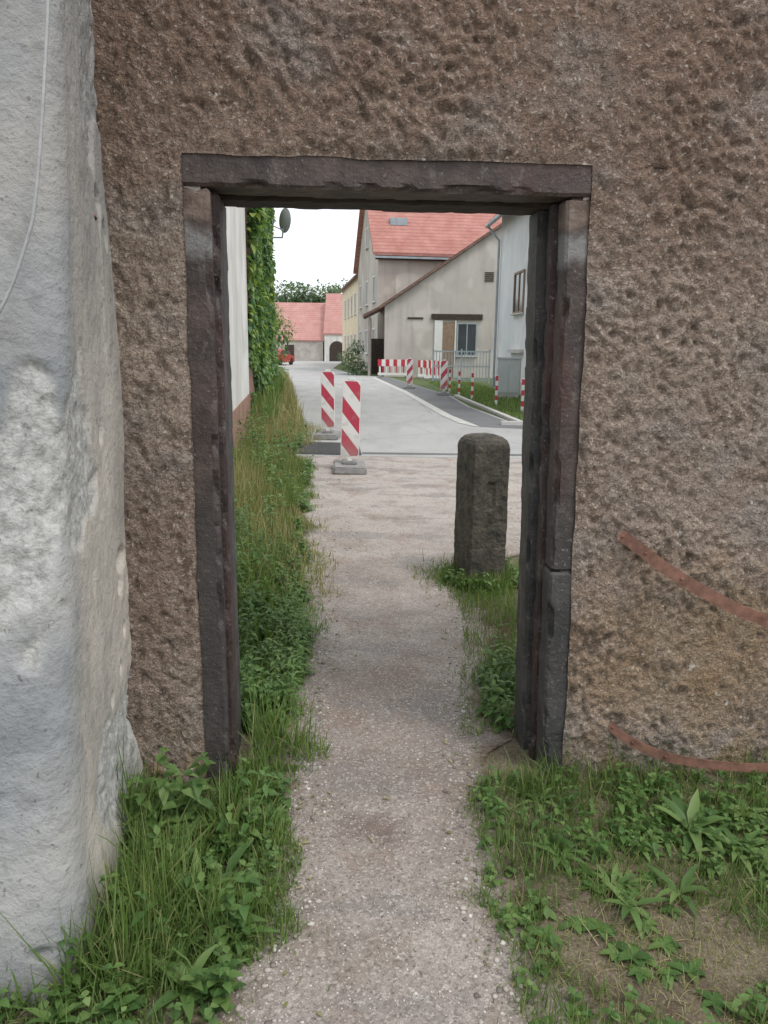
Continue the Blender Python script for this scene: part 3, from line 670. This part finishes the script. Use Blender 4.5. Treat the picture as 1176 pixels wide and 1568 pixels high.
# left, beyond the doorway
n=13000; x,y,u=zoneL(n,2.75,11.,.8,.16); h=(.08+.36*(1-u)**.8)*U(.4,1.35,n)*clump(x,y,2.5); m=~((y<2.97)&(x<-.52))
grass('grass',x[m],y[m],h[m],M['grass'],.003,.008,.7)
n=9000; x,y,u=zoneL(n,4.6,16.,.9,.25); h=(.10+.42*(1-u))*U(.5,1.3,n)*clump(x,y,1.5); grass('dry_grass',x,y,h,M['grassD'],.004,.009,.6)
n=330; x,y,u=zoneL(n,2.98,6.2,1.2,0); plants('nettle_plants',list(zip(x,y)),(.08+.5*(1-u))*U(.5,1.1,n),M['weed'],.07,.036,8)
n=80; y=U(3.1,4.3,n); x=pl(y)-.04+rng.normal(0,.05,n); plants('mugwort_plants',list(zip(x,y)),U(.1,.3,n),M['weedB'],.05,.02,8)
n=110; x,y,u=zoneL(n,6,15,1.5,0); plants('nettle_plants',list(zip(x,y)),(.15+.5*(1-u))*U(.6,1.2,n),M['weedB'],.10,.05,9)
n=5000; y=U(15,42,n); x=wl(y)+U(0,1.1,n)*(1-(y-15)/60); grass('grass',x,y,U(.15,.55,n),M['grassD'],.012,.03)
n=2500; y=U(15,30,n); x=wl(y)+U(0,.5,n); grass('grass',x,y,U(.3,.9,n),M['grass'],.012,.03)
# right, in front of the wall
def zoneR(n,y0,y1,x1=1.9,pw=1.,spread=.05):
    y=U(y0,y1,n); a=pr(y)-spread*(vn(y*6,13)*1.5-.5); u=rng.random(n)**pw
    return a+(x1-a)*u,y,u
def dry(x,y): return ((x-.78)/.28)**2+((y-1.80)/.21)**2+1.2*(vn(x*9,y*9,50)-.5)
def wallf(x): return 2.64+.075*x
n=16000; x,y,u=zoneR(n,1.2,2.72,spread=.09); h=(.028+.045*clump(x,y)+.07*np.exp(-((wallf(x)-y)/.12)**2)+.03*np.exp(-((x-pr(y))/.12)**2))*U(.6,1.5,n)*np.where(rng.random(n)<.05,1.6,1)
m=(y<wallf(x)-.02)&((dry(x,y)>1)|(rng.random(n)<.08))&(vn(x*7,y*7,61)>.2); grass('grass',x[m],y[m],h[m],M['grass'],.002,.005,.9)
n=3200; x=rng.normal(.80,.28,n); y=rng.normal(1.78,.2,n); m=x>pr(y)+.02; grass('dry_grass',x[m],y[m],U(.02,.10,n)[m],M['grassD'],.0015,.0035,3.)
n=720; x,y,u=zoneR(n,1.3,2.66); m=(y<wallf(x)-.03)&(dry(x,y)>.9)&(vn(x*4,y*4,44)>.34); x=x[m];y=y[m]
plants('clover_and_weeds',list(zip(x,y)),U(.025,.085,len(x)),M['weedB'],.034,.026,3)
n=110; x,y,u=zoneR(n,2.2,2.64,1.8); m=(y<wallf(x)-.04); x=x[m];y=y[m]; plants('nettle_plants',list(zip(x,y)),U(.05,.12,len(x)),M['weed'],.045,.024,4)
x=U(.5,.68,14); y=U(2.5,2.62,14); grass('grass',np.repeat(x,12)+rng.normal(0,.03,168),np.repeat(y,12)+rng.normal(0,.02,168),U(.08,.2,168),M['grass'],.003,.006,.9)
x=U(.55,1.6,26); y=U(1.9,2.5,26); rosettes('dandelion_rosettes',list(zip(x,y)),9,.12,.02,M['weedB'],.6)
rosettes('dock_plant',[(1.16,2.22),(1.30,2.05),(1.05,2.33)],13,.20,.034,M['weedB'],.7)
x,y,u=zoneR(26,1.45,2.3,.9,.8); rosettes('plantain_rosettes',list(zip(x,y)),7,.06,.028,M['weed'],.35)
# sparse tufts creeping into the path
n=2600; y=U(1.3,6.,n); s=np.where(rng.random(n)<.5,1,-1); k_=np.abs(rng.normal(0,.08,n))*(vn(y*9,s*3,70)*1.8); x=np.where(s>0,pr(y)-k_,pl(y)+k_); grass('grass',x,y,U(.015,.065,n),M['grass'],.002,.004,1.6)
n=130; y=U(1.5,6,n); x=pl(y)+(pr(y)-pl(y))*np.where(rng.random(n)<.7,np.where(rng.random(n)<.5,rng.random(n)*.18,1-rng.random(n)*.18),rng.random(n)); a_=U(0,6.28,n)
ribbons('fallen_leaves',np.stack([x,y,np.full(n,.012)],1),np.stack([np.cos(a_),np.sin(a_),U(0,.25,n)],1),U(.01,.035,n),U(.006,.014,n),.15,M['grassD'],3,'leaf',.3)
# right edge beyond the doorway and round the bollard
n=3000; y=U(2.98,5.2,n); x=pr(y)-.06+U(0,.5,n)**1.3; h=(.04+.16*clump(x,y,4))*U(.5,1.3,n)*np.clip((x-pr(y)+.1)*4,.3,1)
grass('grass',x,y,h,M['grass'],.003,.006,.8)
n=45; y=U(2.98,3.7,n); x=pr(y)+.03+U(0,.3,n); plants('nettle_plants',list(zip(x,y)),U(.1,.28,n),M['weed'],.05,.026,7)
n=2300; a=U(0,6.283,n); r=.15+np.abs(rng.normal(0,.11,n)); x=.69+np.cos(a)*r*1.15; y=5.25+np.sin(a)*r*1.2; grass('grass',x,y,U(.05,.18,n),M['grass'],.003,.008,.9)
n=45; a=U(0,6.283,n); plants('bindweed',list(zip(.70+np.cos(a)*.25,5.2+np.sin(a)*.25)),U(.06,.16,n),M['weedB'],.06,.045,4)
n=50; grass('dry_grass',rng.normal(.62,.03,n),rng.normal(3.75,.05,n),U(.2,.38,n),M['brownwood'],.003,.005,.25)
n=9000; y=U(16.9,38,n); x=2.95-.05*(y-16.9)*.9+U(0.05,2.2,n); grass('grass',x,y,U(.05,.16,n),M['grass'],.015,.03,.7)
def ivy(name,n,y0,y1,z0,z1,gap=.3,thick=.35,size=(.08,.17)):
    y=U(y0,y1,n); z=U(z0,z1,n); k=fbm(y*.55,z*.55,21,3); m=(k>gap+.2*np.clip((z-6)/2,0,1)-.05); y=y[m];z=z[m];k=k[m];n=len(y)
    out=(rng.random(n)**.6)*thick*np.clip((k-gap)*3.2,.12,1.3)
    x=-2.74-.12*(y-15.6)+out
    P=np.stack([x,y,z],1); D=np.stack([U(.1,.9,n),rng.normal(0,.6,n),U(-1,.25,n)],1)
    L=U(size[0],size[1],n)
    return leaves(name,P,D,L,L*.85,U(0,.5,n),M['ivy'])
ivy('ivy_plant',20000,15.5,28.6,.3,7.7,.37,.27,(.10,.19))
def crown(cs,n,size,mat,name,parent=None,sq=.8):
    cs=np.array(cs,float); w=cs[:,3]**2; idx=rng.choice(len(cs),n,p=w/w.sum())
    d=rng.normal(0,1,(n,3)); d/=np.linalg.norm(d,axis=1,keepdims=True); r=cs[idx,3]*(rng.random(n)**.35)*(.75+.5*vn(d[:,0]*3+idx,d[:,2]*3+idx*2))
    P=cs[idx,:3]+d*r[:,None]*np.array([1,1,sq]); D=d+rng.normal(0,.5,(n,3)); L=U(size*.6,size*1.3,n)
    return ribbons(name,P,D,L,L*.6,.3,mat,2,'leaf',.3,parent=parent)
def tree(name,x,y,h,R,n,size):
    e=empty(name,(0,0,0)); tube('trunk',[(x,y,-.1),(x+.1,y,h*.25),(x,y,h*.6)],.05*R+.08,M['bark'],e)
    cs=[]
    for i in range(11):
        a=rng.random()*6.28; q=R*.75*math.sqrt(rng.random()); zz=h*(.38+.5*rng.random()); cs.append((x+q*math.cos(a),y+q*math.sin(a),zz,R*(.35+.25*rng.random())))
        tube('limb',[(x,y,h*.35),(cs[-1][0],cs[-1][1],zz)],.03*R,M['bark'],e)
    crown(cs,n,size,M['tree'],'crown',e)
for i,(x,y,h,R) in enumerate(((-15.5,130,11.5,5),(-11.5,134,12,5.5),(-8,138,12,5),(-21,128,12,5),(-3,145,12,6))): tree('broadleaf_tree',x,y,h,R,3200,.65)
crown([(-4.75,31.0,1.5,.8),(-4.4,31.8,2.3,.7),(-5.0,32.6,2.8,.8),(-4.4,30.6,.7,.6),(-5.2,33.5,3.7,.45)],2200,.15,M['ivy'],'shrub')
crown([(-2.0,47.5,.7,.7),(-1.5,47,.4,.6),(-2.3,48.3,1.1,.6),(-1.8,48.6,1.7,.5)],1500,.16,M['tree'],'shrub')
cs=[(x,165+rng.normal(0,4),rng.uniform(3,9),rng.uniform(4,6)) for x in np.arange(-60,70,5.)]
crown(cs,8000,1.4,M['tree'],'distant_treeline')
# ---------------------------------------------------------------- sky and sun
w=bpy.data.worlds.new('World'); S.world=w; w.use_nodes=True; nt=w.node_tree; bg=nt.nodes['Background']
sky=nt.nodes.new('ShaderNodeTexSky'); sky.sky_type='NISHITA'; sky.sun_disc=False
EL,AZ=math.radians(58),math.radians(130)
sky.sun_elevation=EL; sky.sun_rotation=AZ; sky.dust_density=2.5; sky.air_density=1.
tc=nt.nodes.new('ShaderNodeTexCoord'); nz_=nt.nodes.new('ShaderNodeTexNoise'); nz_.inputs['Scale'].default_value=2.2; nz_.inputs['Detail'].default_value=6
rp=nt.nodes.new('ShaderNodeValToRGB'); rp.color_ramp.elements[0].position=.3; rp.color_ramp.elements[0].color=(.7,.7,.7,1); rp.color_ramp.elements[1].position=.6; rp.color_ramp.elements[1].color=(.98,.98,.98,1)
mx=nt.nodes.new('ShaderNodeMix'); mx.data_type='RGBA'; mx.inputs[7].default_value=(9.3,9.6,9.9,1)
nt.links.new(tc.outputs['Generated'],nz_.inputs['Vector']); nt.links.new(nz_.outputs['Fac'],rp.inputs[0]); nt.links.new(rp.outputs[0],mx.inputs[0]); nt.links.new(sky.outputs[0],mx.inputs[6]); nt.links.new(mx.outputs[2],bg.inputs[0])
bg.inputs[1].default_value=.15
L=bpy.data.lights.new('sun','SUN'); L.energy=1.5; L.angle=math.radians(12); L.color=(1,.96,.9)
so=bpy.data.objects.new('sun',L); S.collection.objects.link(so); so.location=(5,-8,20)
sd=Vector((math.sin(AZ)*math.cos(EL),math.cos(AZ)*math.cos(EL),math.sin(EL))); so.rotation_euler=sd.to_track_quat('Z','Y').to_euler()
# ---------------------------------------------------------------- camera
cam=bpy.data.cameras.new('camera'); cam.sensor_fit='VERTICAL'; cam.sensor_height=36; cam.lens=27.05; cam.clip_start=.05; cam.clip_end=2000
co=bpy.data.objects.new('camera',cam); S.collection.objects.link(co)
co.matrix_world=Matrix.Translation((0,0,1.6))@Matrix.Rotation(math.radians(78),4,'X')@Matrix.Rotation(math.radians(.7),4,'Z')
S.camera=co
S.view_settings.view_transform='Standard'; S.view_settings.look='None'; S.view_settings.exposure=0
